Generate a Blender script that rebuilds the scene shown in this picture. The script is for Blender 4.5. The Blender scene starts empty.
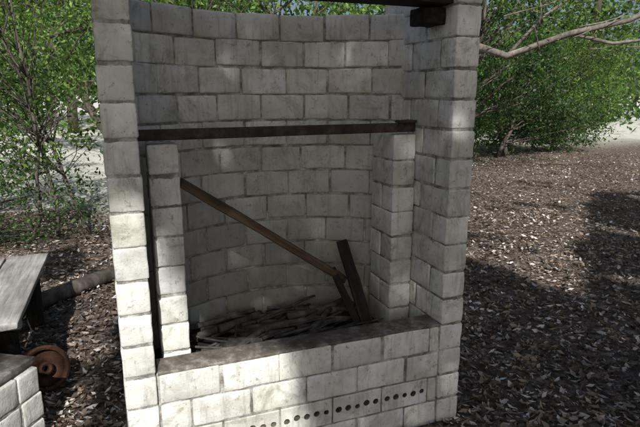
import bpy, bmesh, math, random
import numpy as np
from mathutils import Vector, Matrix
random.seed(7); rng=np.random.default_rng(7)
D=bpy.data; C=bpy.context; scn=C.scene
scn.view_settings.view_transform='Standard'
try: scn.view_settings.look='None'
except: pass
scn.view_settings.exposure=0

# ---------------- camera ----------------
cam=D.cameras.new("camera"); co=D.objects.new("camera",cam); scn.collection.objects.link(co)
co.location=(0,0,1.5); co.rotation_euler=(math.radians(90-12.8),0,0)
cam.sensor_width=36; cam.lens=30; cam.clip_end=500; cam.clip_start=0.05
scn.camera=co

# ---------------- light ----------------
Ld=Vector((0.10,-0.76,0.64)).normalized()
el=math.asin(Ld.z); 
w=D.worlds.new("World"); scn.world=w; w.use_nodes=True
nt=w.node_tree; nt.nodes.clear()
sky=nt.nodes.new('ShaderNodeTexSky'); sky.sky_type='NISHITA'; sky.sun_disc=False
sky.sun_elevation=el; sky.sun_rotation=math.atan2(Ld.x,Ld.y); sky.air_density=1.0; sky.dust_density=3.0
bg=nt.nodes.new('ShaderNodeBackground'); bg.inputs[1].default_value=0.075
ow=nt.nodes.new('ShaderNodeOutputWorld'); nt.links.new(sky.outputs[0],bg.inputs[0]); nt.links.new(bg.outputs[0],ow.inputs[0])
sl=D.lights.new("sun",'SUN'); sl.energy=5; sl.angle=math.radians(0.5); sl.color=(1,0.97,0.93)
so=D.objects.new("sun",sl); scn.collection.objects.link(so); so.rotation_euler=Ld.to_track_quat('Z','Y').to_euler()

# ---------------- material helpers ----------------
def newmat(name):
    m=D.materials.new(name); m.use_nodes=True; n=m.node_tree; n.nodes.clear()
    o=n.nodes.new('ShaderNodeOutputMaterial'); b=n.nodes.new('ShaderNodeBsdfPrincipled')
    n.links.new(b.outputs[0],o.inputs[0]); b.inputs['Specular IOR Level'].default_value=0.25
    return m,n,b,o
def noise(n,scale,detail=6,rough=0.6,co=None,sc=None,dist=0):
    t=n.nodes.new('ShaderNodeTexNoise'); t.inputs['Scale'].default_value=scale; t.inputs['Detail'].default_value=detail; t.inputs['Roughness'].default_value=rough; t.inputs['Distortion'].default_value=dist
    if co is not None:
        if sc:
            mp=n.nodes.new('ShaderNodeMapping'); mp.inputs['Scale'].default_value=sc; n.links.new(co,mp.inputs[0]); n.links.new(mp.outputs[0],t.inputs[0])
        else: n.links.new(co,t.inputs[0])
    return t.outputs[0]
def ramp(n,fac,stops):
    r=n.nodes.new('ShaderNodeValToRGB'); e=r.color_ramp.elements
    while len(e)<len(stops): e.new(0.5)
    for i,(p,c) in enumerate(stops):
        e[i].position=p; e[i].color=(*c,1) if len(c)==3 else c
    n.links.new(fac,r.inputs[0]); return r.outputs[0]
def mix(n,fac,a,b,mode='MIX'):
    m=n.nodes.new('ShaderNodeMix'); m.data_type='RGBA'; m.blend_type=mode
    for s,v in ((0,fac),(6,a),(7,b)):
        if hasattr(v,'is_linked'): n.links.new(v,m.inputs[s])
        elif isinstance(v,(int,float)): m.inputs[s].default_value=v
        else: m.inputs[s].default_value=(*v,1)
    return m.outputs[2]
def bump(n,b,h,strength,dist):
    k=n.nodes.new('ShaderNodeBump'); k.inputs['Strength'].default_value=strength; k.inputs['Distance'].default_value=dist
    n.links.new(h,k.inputs['Height']); n.links.new(k.outputs[0],b.inputs['Normal'])
def objco(n):
    return n.nodes.new('ShaderNodeTexCoord').outputs['Object']
def g(v): return (v,v,v)

def brick_mat():
    m,n,b,o=newmat("white_painted_brick"); c=objco(n)
    at=n.nodes.new('ShaderNodeAttribute'); at.attribute_name='Col'
    n1=noise(n,3.4,6,0.65,c); n2=noise(n,34,10,0.75,c); n3=noise(n,11,8,0.7,c,None,.4); n6=noise(n,5.5,8,0.75,c,None,.8)
    base=ramp(n,n3,[(0.26,(0.58,0.57,0.52)),(0.42,(0.82,0.82,0.80)),(0.62,(0.93,0.93,0.92))])
    base=mix(n,1.0,base,at.outputs[0],'MULTIPLY')
    st=ramp(n,n1,[(0.47,g(0)),(0.66,g(0.55))])
    base=mix(n,st,base,(0.40,0.37,0.27))
    md=ramp(n,n6,[(0.53,g(0)),(0.66,g(0.6))])
    base=mix(n,md,base,(0.22,0.22,0.155))
    sp=ramp(n,n2,[(0.57,g(0)),(0.64,g(0.65))])
    base=mix(n,sp,base,(0.24,0.22,0.18))
    n5=noise(n,60,10,0.7,c,None,1.5); sp2=ramp(n,n5,[(0.30,g(0.8)),(0.38,g(0))])
    base=mix(n,sp2,base,(0.16,0.14,0.12))
    n4=noise(n,8,8,0.7,c,(4,4,0.45)); s4=ramp(n,n4,[(0.52,g(0)),(0.70,g(0.55))])
    base=mix(n,s4,base,(0.27,0.255,0.21))
    n.links.new(base,b.inputs['Base Color']); b.inputs['Roughness'].default_value=0.75
    h=mix(n,0.5,n2,noise(n,90,4,0.6,c)); bump(n,b,h,0.8,0.005)
    return m
def mortar_mat():
    m,n,b,o=newmat("mortar"); c=objco(n)
    n1=noise(n,16,8,0.7,c)
    base=ramp(n,n1,[(0.3,(0.12,0.11,0.09)),(0.45,(0.28,0.265,0.23)),(0.56,(0.50,0.49,0.46)),(0.68,(0.74,0.74,0.72))])
    n.links.new(base,b.inputs['Base Color']); b.inputs['Roughness'].default_value=0.95
    bump(n,b,noise(n,70,5,0.7,c),0.9,0.01); return m
def wood_mat(name,c1,c2,c3,axis=(1,12,12),sc=4):
    m,n,b,o=newmat(name); c=objco(n)
    a=noise(n,sc,8,0.65,c,axis)
    base=ramp(n,a,[(0.3,c1),(0.5,c2),(0.72,c3)])
    n2=noise(n,2.5,4,0.6,c); d=ramp(n,n2,[(0.4,g(0.6)),(0.65,g(1.0))]); base=mix(n,1.0,base,d,'MULTIPLY')
    n.links.new(base,b.inputs['Base Color']); b.inputs['Roughness'].default_value=0.85
    bump(n,b,a,0.7,0.006); return m
def rust_mat(name,k=(1,1,1)):
    m,n,b,o=newmat(name); c=objco(n)
    a=noise(n,14,8,0.7,c)
    base=ramp(n,a,[(0.3,(0.03*k[0],0.022*k[1],0.019*k[2])),(0.5,(0.06*k[0],0.044*k[1],0.038*k[2])),(0.7,(0.13*k[0],0.095*k[1],0.08*k[2]))])
    n.links.new(base,b.inputs['Base Color']); b.inputs['Roughness'].default_value=0.8; b.inputs['Metallic'].default_value=0.2
    bump(n,b,noise(n,60,5,0.7,c),0.6,0.004); return m
def leaf_mat(name,trans=0.45,rough=0.45,spec=0.3):
    m,n,b,o=newmat(name)
    at=n.nodes.new('ShaderNodeAttribute'); at.attribute_name='Col'
    n.links.new(at.outputs[0],b.inputs['Base Color']); b.inputs['Roughness'].default_value=rough; b.inputs['Specular IOR Level'].default_value=spec
    if trans>0:
        t=n.nodes.new('ShaderNodeBsdfTranslucent')
        br=mix(n,1.0,at.outputs[0],(1.7,1.9,1.0),'MULTIPLY'); n.links.new(br,t.inputs[0])
        ms=n.nodes.new('ShaderNodeMixShader'); ms.inputs[0].default_value=trans
        n.links.new(b.outputs[0],ms.inputs[1]); n.links.new(t.outputs[0],ms.inputs[2]); n.links.new(ms.outputs[0],o.inputs[0])
    return m
M_brick=brick_mat(); M_mortar=mortar_mat(); M_rust=rust_mat("rusty_iron"); M_rust2=rust_mat("rusty_cast_iron",(1.0,.65,.5))
M_ledge=wood_mat("dirty_ledge",(0.10,0.085,0.068),(0.20,0.175,0.15),(0.46,0.44,0.41),(3,3,3),7)
M_plank=wood_mat("brown_timber",(0.06,0.04,0.026),(0.13,0.09,0.058),(0.23,0.165,0.11))
M_dark=wood_mat("charred_timber",(0.012,0.010,0.009),(0.03,0.025,0.022),(0.07,0.06,0.05))
M_grey=wood_mat("weathered_timber",(0.28,0.26,0.24),(0.48,0.46,0.43),(0.68,0.66,0.63))
M_stick=wood_mat("dead_stick",(0.05,0.042,0.036),(0.13,0.115,0.10),(0.26,0.23,0.21),(2,2,2),10)
M_ash=wood_mat("ashy_stick",(0.04,0.037,0.034),(0.12,0.11,0.10),(0.28,0.26,0.24),(2,2,2),8)
M_straw=wood_mat("dry_straw",(0.20,0.17,0.13),(0.32,0.28,0.22),(0.42,0.38,0.32),(2,2,2),10)
M_bark=wood_mat("bark",(0.05,0.042,0.035),(0.12,0.10,0.085),(0.24,0.21,0.18),(3,3,0.6),6)
M_pbark=wood_mat("pale_bark",(0.12,0.10,0.09),(0.24,0.21,0.18),(0.38,0.35,0.31),(3,3,3),6)
M_leaf=leaf_mat("green_leaf",.5,.4,.5); M_litter=leaf_mat("dry_leaf",0.12,0.5,0.4); M_shade=leaf_mat("dark_canopy_leaf",0.1)

# ---------------- mesh helpers ----------------
def mkobj(name,V,F,mat,col=None,smooth=False,parent=None):
    me=D.meshes.new(name)
    V=np.asarray(V,dtype=np.float32)
    if isinstance(F,np.ndarray):
        k=F.shape[1]; me.vertices.add(len(V)); me.vertices.foreach_set('co',V.ravel())
        me.loops.add(F.size); me.loops.foreach_set('vertex_index',F.ravel().astype(np.int32))
        me.polygons.add(len(F)); me.polygons.foreach_set('loop_start',np.arange(0,F.size,k,dtype=np.int32))
        try: me.polygons.foreach_set('loop_total',np.full(len(F),k,dtype=np.int32))
        except: pass
        me.update(calc_edges=True); me.validate()
    else:
        me.from_pydata([tuple(v) for v in V],[],F); me.update()
    if col is not None:
        a=me.color_attributes.new('Col','FLOAT_COLOR','POINT')
        cc=np.ones((len(V),4),dtype=np.float32); cc[:,:3]=col; a.data.foreach_set('color',cc.ravel())
    me.materials.append(mat)
    if smooth: me.polygons.foreach_set('use_smooth',[True]*len(me.polygons))
    ob=D.objects.new(name,me); scn.collection.objects.link(ob)
    if parent: ob.parent=parent
    return ob
def empty(name,loc=(0,0,0)):
    e=D.objects.new(name,None); scn.collection.objects.link(e); e.location=loc; return e

def fnoise(P,f):
    P=P*f
    return (np.sin(P[:,0]*1.7+P[:,1]*2.3+1.3)+np.sin(P[:,1]*3.1-P[:,2]*1.9+.7)+np.sin(P[:,2]*2.7+P[:,0]*3.3+2.1)+np.sin(P[:,0]*5.1+P[:,2]*4.3-P[:,1]*4.7))/4
def grid_cube(n):
    idx={};pts=[];F=[]
    def gi(p):
        if p not in idx: idx[p]=len(pts); pts.append(p)
        return idx[p]
    for ax in range(3):
        u=(ax+1)%3; v=(ax+2)%3
        for side in (0,n[ax]-1):
            for i in range(n[u]-1):
                for j in range(n[v]-1):
                    q=[]
                    for di,dj in ((0,0),(1,0),(1,1),(0,1)):
                        p=[0,0,0]; p[ax]=side; p[u]=i+di; p[v]=j+dj; q.append(gi(tuple(p)))
                    if side==0: q.reverse()
                    F.append(q)
    return np.array(pts),np.array(F)
NB=(12,8,8); GP,GF=grid_cube(NB)
def axcoords(n,h,r):
    inner=np.linspace(-(h-r),(h-r),n-4)
    return np.concatenate([[-h,-h+r*0.35],inner,[h-r*0.35,h]])
class Batch:
    def __init__(s): s.V=[];s.F=[];s.C=[];s.n=0
    def box(s,cen,ax,dims,r=0.006,amp=0.0015,col=(1,1,1),fr=30):
        h=np.array(dims)/2; r=min(r,h.min()*0.6)
        P=np.stack([axcoords(NB[k],h[k],r)[GP[:,k]] for k in range(3)],1)
        Q=np.clip(P,-(h-r),h-r); d=P-Q; L=np.linalg.norm(d,axis=1,keepdims=True); P=Q+np.where(L>1e-9,d/np.maximum(L,1e-9)*r,0)
        A=np.array(ax,dtype=float)
        Wp=np.array(cen)+P@A
        nrm=(P/h); nrm=nrm/np.linalg.norm(nrm,axis=1,keepdims=True)
        dd=(fnoise(Wp,fr)*amp+fnoise(Wp+3,fr*2.7)*amp*0.8)[:,None]
        Wp=Wp+(nrm@A)*dd
        s.V.append(Wp);s.F.append(GF+s.n);s.C.append(np.tile(np.array(col),(len(Wp),1)));s.n+=len(Wp)
    def obj(s,name,mat,parent=None):
        return mkobj(name,np.concatenate(s.V),np.concatenate(s.F),mat,np.concatenate(s.C),True,parent)

# ---------------- structure ----------------
O=np.array([-.597,1.77,0]); A=np.array([.935,.354,0]); A/=np.linalg.norm(A); S=np.array([-A[1],A[0],0]); Z=np.array([0,0,1.])
def W(a,s,z): return O+A*a+S*s+Z*z
H=0.1225; J=0.007; T=0.112; IW=1.215
root=empty("brick_barbecue")
B=Batch(); MO=Batch()
def tone(d=1.0):
    v=random.uniform(0.82,1.04)*d; 
    return (v*random.uniform(.99,1.02),v,v*random.uniform(.93,1.0))
def rot(ax,ang,jit=0.006):
    m=Matrix.Rotation(random.gauss(0,jit),3,'X')@Matrix.Rotation(random.gauss(0,jit),3,'Y')@Matrix.Rotation(random.gauss(0,jit),3,'Z')
    m=np.array(m); return m@np.array(ax)
def put(a0,a1,s0,s1,z0,z1,d=1.0,ax=None):
    c=W((a0+a1)/2,(s0+s1)/2,(z0+z1)/2)+rng.normal(0,0.0016,3)
    q=lambda:random.uniform(-.003,.002)
    B.box(c,rot([A,S,Z],0),(a1-a0+(q() if a1-a0>.15 else 0),s1-s0+(q() if s1-s0>.15 else 0),z1-z0+q()),random.uniform(.006,.010),0.0024,tone(d))
def mort(a0,a1,s0,s1,z0,z1):
    MO.box(W((a0+a1)/2,(s0+s1)/2,(z0+z1)/2),[A,S,Z],(a1-a0,s1-s0,z1-z0),0.004,0.0018)
WB=0.62
for (a0,a1) in ((-T,0.0),(IW,IW+T)):
    for k in range(16):
        z0=k*H+J/2; z1=(k+1)*H-J/2
        s=0.0; first=0.224 if k%2==0 else 0.108
        L=first
        while s<WB-0.03:
            e=min(s+L,WB)
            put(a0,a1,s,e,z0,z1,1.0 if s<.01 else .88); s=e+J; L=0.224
    mort(a0+.005,a1-.005,0.005,WB-.006,0,16*H-J)
for k in range(4):
    z0=k*H+J/2; z1=(k+1)*H-J/2
    if k==1: continue
    a=J
    L=0.224 if k%2 else 0.108
    while a<IW-J-0.02:
        e=min(a+L,IW-J); 
        if IW-J-e<0.05: e=IW-J
        put(a,e,0.0,T,z0,z1,1.05); a=e+J; L=0.224
mort(0.0,IW,0.005,T-.006,0,H+.004); mort(0.0,IW,0.05,T-.006,H+.004,2*H-.004); mort(0.0,IW,0.005,T-.006,2*H-.004,4*H-J/2-.004)
PV=[];PF=[];PC=[]
def perf(a0,a1,z0,z1):
    col=tone(.98); nh=5
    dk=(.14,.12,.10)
    ins=0.003
    def add(a,s,z,cc=None): PV.append(W(a,s,z)); PC.append(cc or col); return len(PV)-1
    cw=(a1-a0-2*ins)/nh; zc=(z0+z1)/2; hh=(z1-z0)/2-ins
    for i in range(nh):
        ca=a0+ins+cw*(i+.5); R=0.0138*random.uniform(.85,1.12); zz=zc+random.uniform(-.004,.004)
        out=[];cir=[]
        for k in range(16):
            t=2*math.pi*(k+.5)/16; dx,dz=math.cos(t),math.sin(t); m=max(abs(dx),abs(dz))
            out.append((dx/m*cw/2,dz/m*hh)); cir.append((dx*R,dz*R*random.uniform(.9,1.05)))
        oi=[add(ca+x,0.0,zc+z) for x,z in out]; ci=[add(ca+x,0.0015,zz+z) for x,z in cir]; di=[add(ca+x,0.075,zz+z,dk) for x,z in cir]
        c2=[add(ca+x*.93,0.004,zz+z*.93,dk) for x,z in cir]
        for k in range(16):
            j=(k+1)%16
            (x1,z1_),(x2,z2_)=out[k],out[j]
            if abs(abs(x1)-abs(x2))>1e-6 and abs(abs(z1_)-abs(z2_))>1e-6:
                cc=add(ca+math.copysign(cw/2,x1),0,zc+math.copysign(hh,z1_))
                PF.append([oi[k],cc,oi[j]])
            PF.append([oi[k],oi[j],ci[j],ci[k]])
            PF.append([ci[k],ci[j],c2[j],c2[k]]); PF.append([c2[k],c2[j],di[j],di[k]])
        PF.append(di[:])
    r1=[(a0+ins,z0+ins),(a1-ins,z0+ins),(a1-ins,z1-ins),(a0+ins,z1-ins)]
    r2=[(a0,z0),(a1,z0),(a1,z1),(a0,z1)]
    i1=[add(a,0.0,z) for a,z in r1]; i2=[add(a,ins,z) for a,z in r2]; i3=[add(a,T,z) for a,z in r2]
    for k in range(4):
        j=(k+1)%4; PF.append([i1[k],i1[j],i2[j],i2[k]]); PF.append([i2[k],i2[j],i3[j],i3[k]])
    PF.append(i3[::-1])
a=J; L=0.224
while a<IW-J-.02:
    e=min(a+L,IW-J)
    if IW-J-e<.05: e=IW-J
    if e-a>.15: perf(a,e,H+J/2,2*H-J/2)
    else: put(a,e,0.0,T-.064,H+J/2,2*H-J/2)
    if e<IW-.05: mort(e+.0006,e+J-.0006,0.006,0.05,H+.005,2*H-.005)
    a=e+J
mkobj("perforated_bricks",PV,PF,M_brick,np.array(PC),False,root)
# curved back wall
SC=0.42; SAG=0.28; HB=.1242
R=((IW/2)**2+SAG**2)/(2*SAG); cs=SC+SAG-R; half=math.asin(IW/2/R)
NBK=15
tmax=math.asin(min(.98,(IW/2+.085)/(R+T*.9)))
for k in range(NBK):
    z0=k*HB+J/2; z1=(k+1)*HB-J/2
    Lb=0.205
    t=-half-0.25*Lb/R+(0.5*Lb/R if k%2 else 0)+random.uniform(-.02,.02)
    segs=[(-tmax,t-J/R)] if t-J/R+tmax>.02 else []
    while t<tmax-.02:
        t1=min(t+Lb/R*random.uniform(.93,1.07),tmax); segs.append((t,t1)); t=t1+J/R
    for t,t1 in segs:
        tm=(t+t1)/2
        ax_a=A*math.cos(tm)-S*math.sin(tm); ax_s=A*math.sin(tm)+S*math.cos(tm)
        c=W(IW/2,cs,0)+ax_s*(R+T/2-.003)+Z*(z0+z1)/2+rng.normal(0,.002,3)
        soot_shade=1-0.48*math.exp(-((z0-.45)/.5)**2) if z0>.3 else .5  # soot plus interior shade put into brick colour, darkest near the pit floor
        B.box(c,rot([ax_a,ax_s,Z],0),((t1-t)*R+.002,T,z1-z0+random.uniform(-.003,.002)),random.uniform(.006,.010),0.0026,tone(0.84*soot_shade))
V=[];F=[];n=40;r0=R+.0095;r1=R+T-.008; zt=NBK*HB-J
for i in range(n+1):
    t=-tmax+.01+2*(tmax-.01)*i/n
    d=A*math.sin(t)+S*math.cos(t)
    for r,z in ((r0,0),(r0,zt),(r1,zt),(r1,0)): V.append(W(IW/2,cs,0)+d*r+Z*z)
for i in range(n):
    for k in range(4):
        j=(k+1)%4; F.append([i*4+k,(i+1)*4+k,(i+1)*4+j,i*4+j])
F.append([0,1,2,3]); F.append([n*4+3,n*4+2,n*4+1,n*4])
mkobj("curved_mortar",V,F,M_mortar,None,False,root)
PH=0.1195
for (a0,a1,s0,s1) in ((0.033,0.145,0.19,0.41),(IW-.118,IW-.004,0.27,0.49)):
    for k in range(11):
        z0=k*PH+J/2; z1=(k+1)*PH-J/2
        if k%2: put(a0,a1,s0,s1,z0,z1,.9)
        else:
            m=(s0+s1)/2; put(a0,a1,s0,m-J/2,z0,z1,.9); put(a0,a1,m+J/2,s1,z0,z1,.9)
    mort(a0+.005,a1-.005,s0+.005,s1-.006,0.02,11*PH-J)
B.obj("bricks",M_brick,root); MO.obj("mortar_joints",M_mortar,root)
LB=Batch(); LB.box(W(IW/2,T/2+.004,4*H-J/2+.004),[A,S,Z],(IW-.01,T+.002,0.014),0.005,0.0035,(1,1,1),14); LB.obj("ledge_cap",M_ledge,root)
V=[W(0.001,T-.01,.37),W(IW-.001,T-.01,.37)]
for i in range(13):
    t=half-2*half*i/12; V.append(W(IW/2,cs,.37)+(A*math.sin(t)+S*math.cos(t))*(R+.02))
m,nn,b,o=newmat("ash_floor"); c=objco(nn); base=ramp(nn,noise(nn,25,8,.7,c),[(0.35,(0.02,0.018,0.016)),(0.6,(0.06,0.052,0.048)),(0.75,(0.12,0.11,0.10))]); nn.links.new(base,b.inputs[0]); bump(nn,b,noise(nn,40,6,.7,c),1,.02)
mkobj("ash_floor",V,[list(range(len(V)))],m,None,False,root)
IB=Batch(); zb=1.325
p0=W(-0.0,0.20,zb); p1=W(IW-.01,0.275,zb); d=(p1-p0); Lb=np.linalg.norm(d); d/=Lb; sd=np.cross(Z,d)
IB.box((p0+p1)/2+Z*.022,[d,sd,Z],(Lb,0.007,0.04),.002,.0015,(1,1,1),12); IB.box((p0+p1)/2+Z*.0035+sd*.027,[d,sd,Z],(Lb,0.047,0.007),.002,.0008)
IB.box(p1-d*.05+Z*.048,[d,sd,Z],(.09,.05,.012),.004,.003)
IB.obj("angle_iron_bar",M_rust,root)
LT=Batch(); LT.box(W(IW/2,0.10,1.835+.06),[A,S,Z],(IW+0.0-.004,0.14,0.11),.006,.002); LT.box(W(IW-.052,0.14,1.80),[A,S,Z],(.1,.12,.065),.006,.003)
LT.obj("timber_lintel",M_dark,root)

# ---------------- tubes ----------------
def tube(pts,rads,n=7,jit=0.0):
    V=[];F=[]; pts=[np.array(p,float) for p in pts]
    for i,p in enumerate(pts):
        t=pts[min(i+1,len(pts)-1)]-pts[max(i-1,0)]; t/=max(np.linalg.norm(t),1e-9)
        u=np.cross(t,[0.13,0.31,0.94]); 
        if np.linalg.norm(u)<.1: u=np.cross(t,[1,0,0])
        u/=np.linalg.norm(u); v=np.cross(t,u)
        for k in range(n):
            a=2*math.pi*k/n; r=rads[i]*(1+random.uniform(-jit,jit)); V.append(p+u*math.cos(a)*r+v*math.sin(a)*r)
    for i in range(len(pts)-1):
        for k in range(n):
            j=(k+1)%n; F.append([i*n+k,i*n+j,(i+1)*n+j,(i+1)*n+k])
    F.append(list(range(n))[::-1]); F.append([ (len(pts)-1)*n+k for k in range(n)])
    return V,F
class Tubes:
    def __init__(s): s.V=[];s.F=[]
    def add(s,pts,rads,n=7,jit=0.05):
        V,F=tube(pts,rads,n,jit); b=len(s.V); s.V+=V; s.F+=[[i+b for i in f] for f in F]
    def wob(s,p0,p1,r0,r1,w=.1,seg=6,n=7):
        p0=np.array(p0,float);p1=np.array(p1,float); L=np.linalg.norm(p1-p0); P=[];Rr=[]
        off=np.zeros(3)
        for i in range(seg+1):
            t=i/seg; P.append(p0*(1-t)+p1*t+off); Rr.append(r0*(1-t)+r1*t); off=off+rng.normal(0,w*L/seg,3)*(1 if i<seg-1 else 0)
        s.add(P,Rr,n); return P
    def obj(s,name,mat,parent=None): return mkobj(name,s.V,s.F,mat,None,True,parent)

# straw caught in the joints
sd_=Tubes()
def wallpt(t,z,off): return W(IW/2,cs,z)+(A*math.sin(t)+S*math.cos(t))*(R-off)
for i in range(170):
    k=random.randint(4,14); t=random.uniform(-half,half); L=random.uniform(.01,.045)
    z=k*HB+random.gauss(0,.004); sd_.wob(wallpt(t,z,.003),wallpt(t+random.uniform(-1,1)*L/R,z-random.uniform(0,.4)*L,.008),.0009,.0005,.2,4,4)
for i in range(80):
    k=random.randint(5,15); s=random.uniform(.03,.40); L=random.uniform(.01,.045); z=k*H
    sd_.wob(W(IW-.002,s,z),W(IW-.008,s+random.uniform(-1,1)*L,z-random.uniform(0,.5)*L),.0009,.0005,.2,4,4)
sd_.obj("straw_debris",M_straw,root)

def plank(name,p0,p1,wd,th,mat,up=(0,0,1),amp=.002,parent=None):
    p0=np.array(p0,float);p1=np.array(p1,float); L=np.linalg.norm(p1-p0); d=(p1-p0)/L
    s=np.cross(np.array(up,float),d); s/=np.linalg.norm(s); u=np.cross(d,s)
    b=Batch(); b.box((0,0,0),[[1,0,0],[0,1,0],[0,0,1]],(L,wd,th),min(th,wd)*.18,amp,(1,1,1),12)
    ob=b.obj(name,mat,parent); M=Matrix(((d[0],s[0],u[0]),(d[1],s[1],u[1]),(d[2],s[2],u[2]))).to_4x4(); M.translation=Vector((p0+p1)/2); ob.matrix_world=M; return ob
plank("timber_plank",W(.165,.40,1.135),W(.95,.50,.58),.035,.08,M_plank,up=tuple(S),amp=.004)
plank("charred_plank",(.11,2.62,.76),(.24,2.33,.385),.055,.035,M_dark,up=(0,-1,.5),amp=.004)
plank("charred_plank",(.06,2.54,.64),(.20,2.36,.385),.035,.03,M_dark,up=(0,-1,.5),amp=.004)
ts=Tubes()
for i in range(95):
    a=random.uniform(.25,1.02); s=random.uniform(.2,.6); an=random.gauss(0.1,.4); L=random.uniform(.12,.42)
    da=math.cos(an)*L/2; ds=math.sin(an)*L/2; z=.385+random.uniform(0,.05)
    a=min(max(a,.16+da),1.05-da); r=random.choice([.004,.006,.009,.014,.02])
    ts.wob(W(a-da,s-ds,z),W(a+da,s+ds,z+random.uniform(-.01,.02)),r,r*.7,.05,5,7)
ts.obj("pile_of_sticks",M_ash)

# ---------------- leaves ----------------
def leaves(name,P,size,asp,cols,mat,flat=None,parent=None,curl=.15):
    n=len(P)
    if flat is None:
        d=rng.normal(size=(n,3)); d[:,2]-=0.4
        nn=rng.normal(size=(n,3)); nn[:,2]+=0.8
    else:
        th=rng.uniform(0,2*np.pi,n); d=np.stack([np.cos(th),np.sin(th),rng.normal(0,flat,n)],1)
        nn=np.stack([rng.normal(0,flat*1.4,n),rng.normal(0,flat*1.4,n),np.ones(n)],1)
    d/=np.linalg.norm(d,axis=1,keepdims=True)
    w_=np.cross(nn,d); w_/=np.maximum(np.linalg.norm(w_,axis=1,keepdims=True),1e-6); u=np.cross(d,w_)
    s=size[:,None]; wd=s*asp*.5
    if flat is not None: wd=wd*rng.uniform(.5,1.3,(n,1))
    cu=rng.normal(curl,curl*.8,(n,1))*s
    B0=P-d*s*.5+u*cu; T0=P+d*s*.5+u*cu*rng.uniform(.2,1.2,(n,1)); Lf=P+w_*wd+u*cu*.6-d*s*.06; Rt=P-w_*wd+u*cu*.6-d*s*.06; Mm=P
    V=np.stack([B0,Rt,T0,Lf,Mm],1).reshape(-1,3)
    f=np.array([[0,1,4],[1,2,4],[2,3,4],[3,0,4]])
    F=(np.arange(n)[:,None,None]*5+f[None]).reshape(-1,3)
    return mkobj(name,V,F,mat,np.repeat(cols,5,0),False,parent)
def pal(n,cs,var=.2):
    cs=np.array(cs); i=rng.integers(0,len(cs),n); c=cs[i]*rng.uniform(1-var,1+var,(n,1)); return np.clip(c,0,1)
GREEN=[(0.09,0.16,0.04),(0.13,0.22,0.055),(0.06,0.12,0.033),(0.18,0.25,0.075)]
DGREEN=[(0.04,0.09,0.028),(0.06,0.12,0.038),(0.03,0.065,0.025),(0.09,0.15,0.045)]
def clumpy(cen,rad,m,per,cr):
    c=rng.normal(size=(m,3)); c/=np.linalg.norm(c,axis=1,keepdims=True); c*=rng.uniform(.25,1,(m,1))**.6
    cc=np.array(cen)+c*np.array(rad)
    P=(cc[:,None,:]+rng.normal(size=(m,per,3))*cr*rng.uniform(.4,1.2,(m,1,1))).reshape(-1,3)
    return cc,P
def tree(name,base,h,cen,rad,m,per,cr,size,colr,r0=.06,asp=.45,stems=1):
    e=empty(name,(0,0,0)); cc,P=clumpy(cen,rad,m,per,cr)
    cf=np.repeat(rng.uniform(.4,1.5,m),per)
    cols=pal(len(P),colr,.35)*cf[:,None]
    k=P[:,2]>0.03; P=P[k]; cols=cols[k]
    leaves("foliage",P,rng.uniform(.5,1.25,len(P))*size,asp,cols,M_leaf,None,e)
    t=Tubes(); base=np.array(base,float)
    for k in range(stems):
        b=base+np.array([random.uniform(-.25,.25)*(stems>1)*1.5,random.uniform(-.2,.2)*(stems>1),0]); top=np.array(cen)+rng.normal(0,.25,3)*np.array(rad); top[2]=max(top[2],h*.8)
        Pm=t.wob(b,top,r0,r0*.3,.12,8,8)
        for c_ in cc[k::stems][:26]:
            j=max(1,min(7,int(8*np.clip((c_[2]-b[2])/max(top[2]-b[2],.1)*.7,0,.95)))); t.wob(Pm[j],c_,r0*.35,r0*.08,.1,4,5)
    t.obj("trunk_and_limbs",M_bark,e); return e

tree("sapling_tree",(-2.75,5.5,0),3.2,(-3.2,5.6,1.9),(1.1,.8,1.6),80,60,.15,.065,GREEN,.022,stems=3)
tree("sapling_tree",(-4.3,6.3,0),3.5,(-4.4,6.4,1.8),(1.2,.8,1.7),85,60,.17,.07,GREEN,.028,stems=2)
tree("sapling_tree",(-2.2,7.6,0),4,(-2.2,7.8,3.0),(1.5,.9,1.4),60,60,.2,.09,GREEN,.05,stems=2)
tree("shrub",(-3.3,5.0,0),.8,(-3.1,5.1,.5),(1.1,.4,.45),60,50,.13,.05,DGREEN,.015,stems=3)
tree("shrub",(-6.2,9.5,0),2,(-6.2,9.6,1.3),(1.6,.8,1.2),60,70,.22,.09,DGREEN,.03,stems=3)
tree("garden_tree",(-5.0,13,0),5,(-6.0,13,3.6),(3.6,1.6,2.0),130,85,.28,.13,GREEN,.1)
tree("garden_tree",(2.0,10.5,0),4,(3.0,11,2.6),(2.0,1.4,2.0),110,80,.2,.09,DGREEN,.09,stems=2)
tree("shrub",(4.6,13,0),3,(4.7,13,1.4),(1.7,1.2,1.5),95,90,.2,.09,DGREEN,.06,stems=3)
tree("conifer_shrub",(7.2,16.5,0),3.6,(7.3,16.5,1.9),(2.2,1.4,1.9),170,110,.2,.11,GREEN,.08,asp=.25,stems=3)
tree("shrub",(2.9,12.0,0),1,(2.6,11.5,.7),(1.1,.8,.7),70,70,.17,.08,DGREEN,.03,stems=3)
tree("shrub",(5.6,13.6,0),1,(5.8,13.6,.7),(1.5,.6,.7),70,70,.17,.08,DGREEN,.03,stems=3)
tree("garden_tree",(0,14,0),5,(-1,14,4),(3.0,2,2.6),110,80,.3,.15,GREEN,.12)
br=Tubes()
P=br.wob((1.9,9.2,0),(2.3,9.0,2.3),.13,.09,.05,6,9)
br.add([P[-1],(2.9,8.6,2.05),(3.7,8.3,2.35),(4.4,8.0,2.5),(5.3,7.8,2.95),(6.5,7.5,3.6)],[.07,.055,.045,.038,.03,.022],8)
br.add([(3.7,8.3,2.35),(4.3,8.2,2.2),(5.0,8.2,2.28),(6.0,8.0,2.1)],[.03,.025,.02,.012],7)
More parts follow.
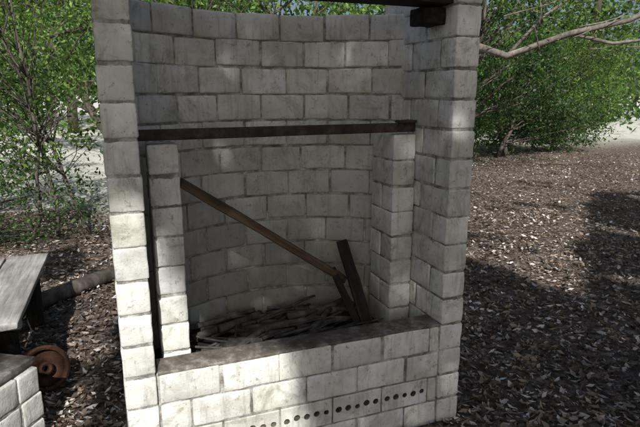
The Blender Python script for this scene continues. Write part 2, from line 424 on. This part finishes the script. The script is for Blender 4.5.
br.add([(2.9,8.6,2.05),(3.4,8.7,2.6),(4.0,8.9,3.0),(4.8,9,3.6)],[.03,.026,.022,.015],7)
br.add([P[-1],(2.4,9,3),(2.9,9.1,4)],[.09,.07,.05],8)
for i in range(30):
    p=np.array([random.uniform(2.6,6),random.uniform(7.8,8.8),random.uniform(2.0,3.4)]); br.wob(p,p+np.array([random.uniform(-.2,1.0),random.uniform(-.3,.3),random.uniform(-.4,.6)]),.012,.004,.12,6,5)
e=empty("overhanging_branch_tree"); br.obj("trunk_and_limbs",M_pbark,e)
cc,P=clumpy((3.9,8.6,3.1),(2.2,.7,.85),80,45,.16); P=P[P[:,2]>2.0]; leaves("foliage",P,rng.uniform(.6,1.2,len(P))*.07,.4,pal(len(P),GREEN,.3),M_leaf,None,e)
Ps=[];Cf=[]
for i in range(520):
    x=random.uniform(-32,34); y=random.uniform(18,32); q=x/y
    if .55<q<.80 : y=random.uniform(32,40); x=q*y
    z=abs(random.gauss(0,3.4))
    if q<-.2: z+=.8
    r=random.uniform(.6,1.2)
    Ps.append(np.array([x,y,z])+rng.normal(size=(170,3))*r); Cf.append(np.full(170,random.uniform(.45,1.45)))
P=np.concatenate(Ps);Cf=np.concatenate(Cf); k=P[:,2]>0; P=P[k]
leaves("background_trees",P,rng.uniform(.6,1.3,len(P))*.30,.55,pal(len(P),GREEN+DGREEN,.35)*Cf[k][:,None],M_leaf)
bt=Tubes()
for i in range(26):
    x=random.uniform(-24,26); y=random.uniform(17,28)
    if x/y>.5: continue
    bt.wob((x,y,0),(x+random.gauss(0,.7),y,random.uniform(5,9)),random.uniform(.1,.22),.06,.03,6,8)
bt.obj("background_tree_trunks",M_bark)

# unseen leaf canopy added as a gobo, with gaps shaped for sun patches
Lz=np.array(Ld); tubes_c=[(W(.24,0,.25),.27),(W(.12,0,.40),.2),(W(-.05,0,.75),.10),(W(-.03,0,.52),.14),(W(-.07,0,.98),.06),(np.array([-1.75,2.95,.45]),.40),(np.array([-1.25,1.9,.3]),.12),(np.array([-1.5,3.7,0]),.2)]
n=100000; gx=rng.uniform(-7,9,n); gy=rng.uniform(-2.5,9.5,n)
lim=np.where((gx>.9),4.4,np.where(gx<-1.2,4.5,5.9))
lim=lim+.35*np.sin(gx*2.3)+.25*np.sin(gx*5.1+1)
nz=np.sin(gx*3.1+gy*1.7)+np.sin(gy*4.3-gx*1.3)+np.sin(gx*6.1+gy*5.2+2)
keep=(gy<lim)|((nz>1.5)&(rng.random(n)<.35))|((gx>.52*gy+.15*nz*.5)&(gy<7.9))
keep&=~((gx<-1.2)&(gy>1.0)&(nz>0.9)&(rng.random(n)<.95))
keep&=~((gx>1.6)&(nz>2.1)&(gy>2.2)&(rng.random(n)<.96))
gx=gx[keep];gy=gy[keep]; hh=rng.uniform(6.5,9.5,len(gx))
P=np.stack([gx,gy,0*gx],1)+Lz[None]*(hh/Lz[2])[:,None]
kp=np.ones(len(P),bool)
for c_,r_ in tubes_c:
    dv=P-c_; t=dv@Lz; dd=np.linalg.norm(dv-t[:,None]*Lz,axis=1); kp&=dd>r_+.09
P=P[kp]
e=empty("canopy_gobo"); leaves("foliage",P,rng.uniform(.14,.24,len(P)),.6,pal(len(P),DGREEN,.3),M_shade,None,e)
t=Tubes(); Pm=t.wob((4.5,-11,0),(3.5,-9,6),.35,.2,.03,6,10)
for i in range(10):
    q=P[rng.integers(0,len(P))]
    if q[0]<1.8: continue
    t.wob(Pm[-1],q,.12,.03,.06,6,7)
t.obj("trunk_and_limbs",M_bark,e)

# ---------------- ground ----------------
m,nn,b,o=newmat("leaf_litter_ground"); c=objco(nn)
n1=noise(nn,18,10,.75,c); n0=noise(nn,1.2,4,.6,c)
lit=ramp(nn,n1,[(0.32,(0.04,0.03,0.022)),(0.5,(0.15,0.115,0.09)),(0.66,(0.50,0.44,0.40))])
lit=mix(nn,ramp(nn,n0,[(0.4,g(0)),(0.65,g(.3))]),lit,(0.08,0.065,0.05))
sx=nn.nodes.new('ShaderNodeSeparateXYZ'); nn.links.new(c,sx.inputs[0])
def mth(op,a_,b_):
    k=nn.nodes.new('ShaderNodeMath'); k.operation=op
    for i,v in enumerate((a_,b_)):
        if isinstance(v,(int,float)): k.inputs[i].default_value=v
        else: nn.links.new(v,k.inputs[i])
    return k.outputs[0]
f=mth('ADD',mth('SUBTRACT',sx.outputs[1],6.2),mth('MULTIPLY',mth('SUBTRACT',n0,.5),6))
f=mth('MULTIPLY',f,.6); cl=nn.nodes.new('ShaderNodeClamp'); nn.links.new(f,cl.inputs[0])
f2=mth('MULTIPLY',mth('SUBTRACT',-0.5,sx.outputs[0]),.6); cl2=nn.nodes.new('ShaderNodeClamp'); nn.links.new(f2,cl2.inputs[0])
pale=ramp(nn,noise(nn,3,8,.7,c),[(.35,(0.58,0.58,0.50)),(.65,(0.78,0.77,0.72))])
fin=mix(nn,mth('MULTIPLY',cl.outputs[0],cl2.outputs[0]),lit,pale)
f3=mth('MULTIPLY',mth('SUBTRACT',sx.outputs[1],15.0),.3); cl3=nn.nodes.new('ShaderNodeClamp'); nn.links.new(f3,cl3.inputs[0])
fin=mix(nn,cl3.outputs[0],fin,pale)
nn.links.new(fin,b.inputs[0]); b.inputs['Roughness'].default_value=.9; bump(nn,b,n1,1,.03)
xs=np.concatenate([np.linspace(-150,-10,15)[:-1],np.linspace(-10,12,80),np.linspace(12,150,15)[1:]])
ys=np.concatenate([np.linspace(-60,-2,8)[:-1],np.linspace(-2,16,70),np.linspace(16,300,20)[1:]])
def gz(x,y):
    m_=np.clip((np.hypot(x-0,y-2.2)-1.0)/1.5,0,1)
    return m_*(.03*np.sin(x*1.3+y*.9)+.02*np.sin(x*2.9-y*2.1))
X,Y=np.meshgrid(xs,ys); V=np.stack([X.ravel(),Y.ravel(),gz(X,Y).ravel()],1)
nx=len(xs); ii,jj=np.meshgrid(np.arange(nx-1),np.arange(len(ys)-1)); q=(jj*nx+ii).ravel()
mkobj("ground",V,np.stack([q,q+1,q+nx+1,q+nx],1),m,None,True)
n=150000; yy=.7+12.5*rng.random(n)**1.4; xx=rng.uniform(-1,1,n)*(1.2+yy*.75)+.2
rel=np.stack([xx,yy],1)-O[:2]; aa=rel@A[:2]; ss=rel@S[:2]
k=~((aa>-.125)&(aa<IW+.125)&(ss>-.01)&(ss<.85)); k&=~((xx<-1.2)&(yy>6.5)&(rng.random(n)<.85))
xx=xx[k];yy=yy[k]
P=np.stack([xx,yy,gz(xx,yy)+rng.uniform(.003,.03,len(xx))],1)
LIT=[(.44,.36,.29),(.29,.22,.17),(.62,.55,.50),(.16,.115,.085),(.36,.26,.19),(.10,.072,.055),(.82,.78,.75),(.12,.085,.065),(.20,.15,.11)]
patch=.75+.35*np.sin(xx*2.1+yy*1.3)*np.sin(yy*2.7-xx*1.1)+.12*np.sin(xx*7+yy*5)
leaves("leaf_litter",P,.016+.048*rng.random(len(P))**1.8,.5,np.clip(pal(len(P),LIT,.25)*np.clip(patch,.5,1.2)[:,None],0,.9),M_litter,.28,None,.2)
tw=Tubes()
for i in range(420):
    y=random.uniform(1.2,9); x=random.uniform(-.7,.75)*y*1.1; r_=np.array([x,y])-O[:2]
    if -.2<r_@A[:2]<1.45 and -.1<r_@S[:2]<.9: continue
    an=random.uniform(0,6.28); L=random.uniform(.06,.4)
    tw.wob((x,y,.03),(x+math.cos(an)*L,y+math.sin(an)*L,.03+random.uniform(0,.03)),.004,.002,.08,4,5)
tw.obj("fallen_twigs",M_stick)

# ---------------- left objects ----------------
tb=empty("timber_table"); c0=np.array([-1.79,3.38,0]); d1=np.array([.345,-.94,0]); d1/=np.linalg.norm(d1); d2=np.array([-.94,-.345,0]); d2/=np.linalg.norm(d2)
for i in range(4):
    o1=c0+d2*(.12+i*.245)+Z*.45; off=random.uniform(-.03,.05)
    plank("board_%d"%(i+1),o1+d1*off,o1+d1*(1.17+off),.232,.035,M_grey,parent=tb,amp=.005)
for i,t_ in enumerate((.15,.95)):
    plank("bearer_%d"%(i+1),c0+d1*t_+Z*.39+d2*.03,c0+d1*t_+d2*.93+Z*.39,.06,.075,M_grey,parent=tb)
    for j,u_ in enumerate((.1,.85)):
        p=c0+d1*t_+d2*u_; plank("leg_%d"%(i*2+j+1),p,p+Z*.35,.08,.08,M_dark,up=(1,0,0),parent=tb)
lg=Tubes(); lg.wob((-2.05,3.35,.07),(-1.55,4.35,.09),.062,.055,.02,8,12); lg.obj("fallen_log",M_bark)

wh=empty("rusty_wheel"); 
def ringmesh(R1,R2,h_,n=36):
    V=[];F=[]
    prof=[(R1,-h_/2),(R1,h_/2),((R1+R2)/2,h_*.62),(R2,h_/2),(R2,-h_/2)]
    for i in range(n):
        a=2*math.pi*i/n
        for r,z in prof: V.append((r*math.cos(a),r*math.sin(a),z))
    k=len(prof)
    for i in range(n):
        for j in range(k):
            F.append([i*k+j,((i+1)%n)*k+j,((i+1)%n)*k+(j+1)%k,i*k+(j+1)%k])
    return V,F
for nm,args in (("rim",(.118,.096,.07)),("hub",(.034,.014,.09))):
    V,F=ringmesh(*args); mkobj(nm,V,F,M_rust2,None,False,wh)
V,F=ringmesh(.10,.032,.010); mkobj("web_disc",V,F,M_rust2,None,True,wh)
wh.location=(-1.42,2.50,.112); wh.rotation_euler=(math.radians(66),math.radians(12),math.radians(38))

st=empty("brick_stack"); Bs=Batch(); Ms=Batch()
ca=math.cos(math.radians(-12)); sa=math.sin(math.radians(-12)); A2=np.array([ca,sa,0]); S2=np.array([-sa,ca,0]); O2=np.array([-1.205,2.08,0])
for k in range(3):
    for r_ in range(3):
        for j in range(2):
            cpos=O2-A2*(.115+j*.235)-S2*(.056+r_*.122)+Z*(k*.122+.061)
            Bs.box(cpos+rng.normal(0,.003,3),rot([A2,S2,Z],0,.012),(.228,.115,.115),.009,.003,tone(.95))
Ms.box(O2-A2*.235-S2*.178+Z*.18,[A2,S2,Z],(.455,.35,.355),.005,.002)
Bs.obj("bricks",M_brick,st); Ms.obj("mortar_joints",M_mortar,st)
T3=Batch(); 
for j in range(2): T3.box(O2-A2*(.13+j*.24)-S2*.14+Z*.385,rot([A2,S2,Z],0,.02),(.225,.3,.03),.006,.003)
T3.obj("capping_boards",M_ledge,st)
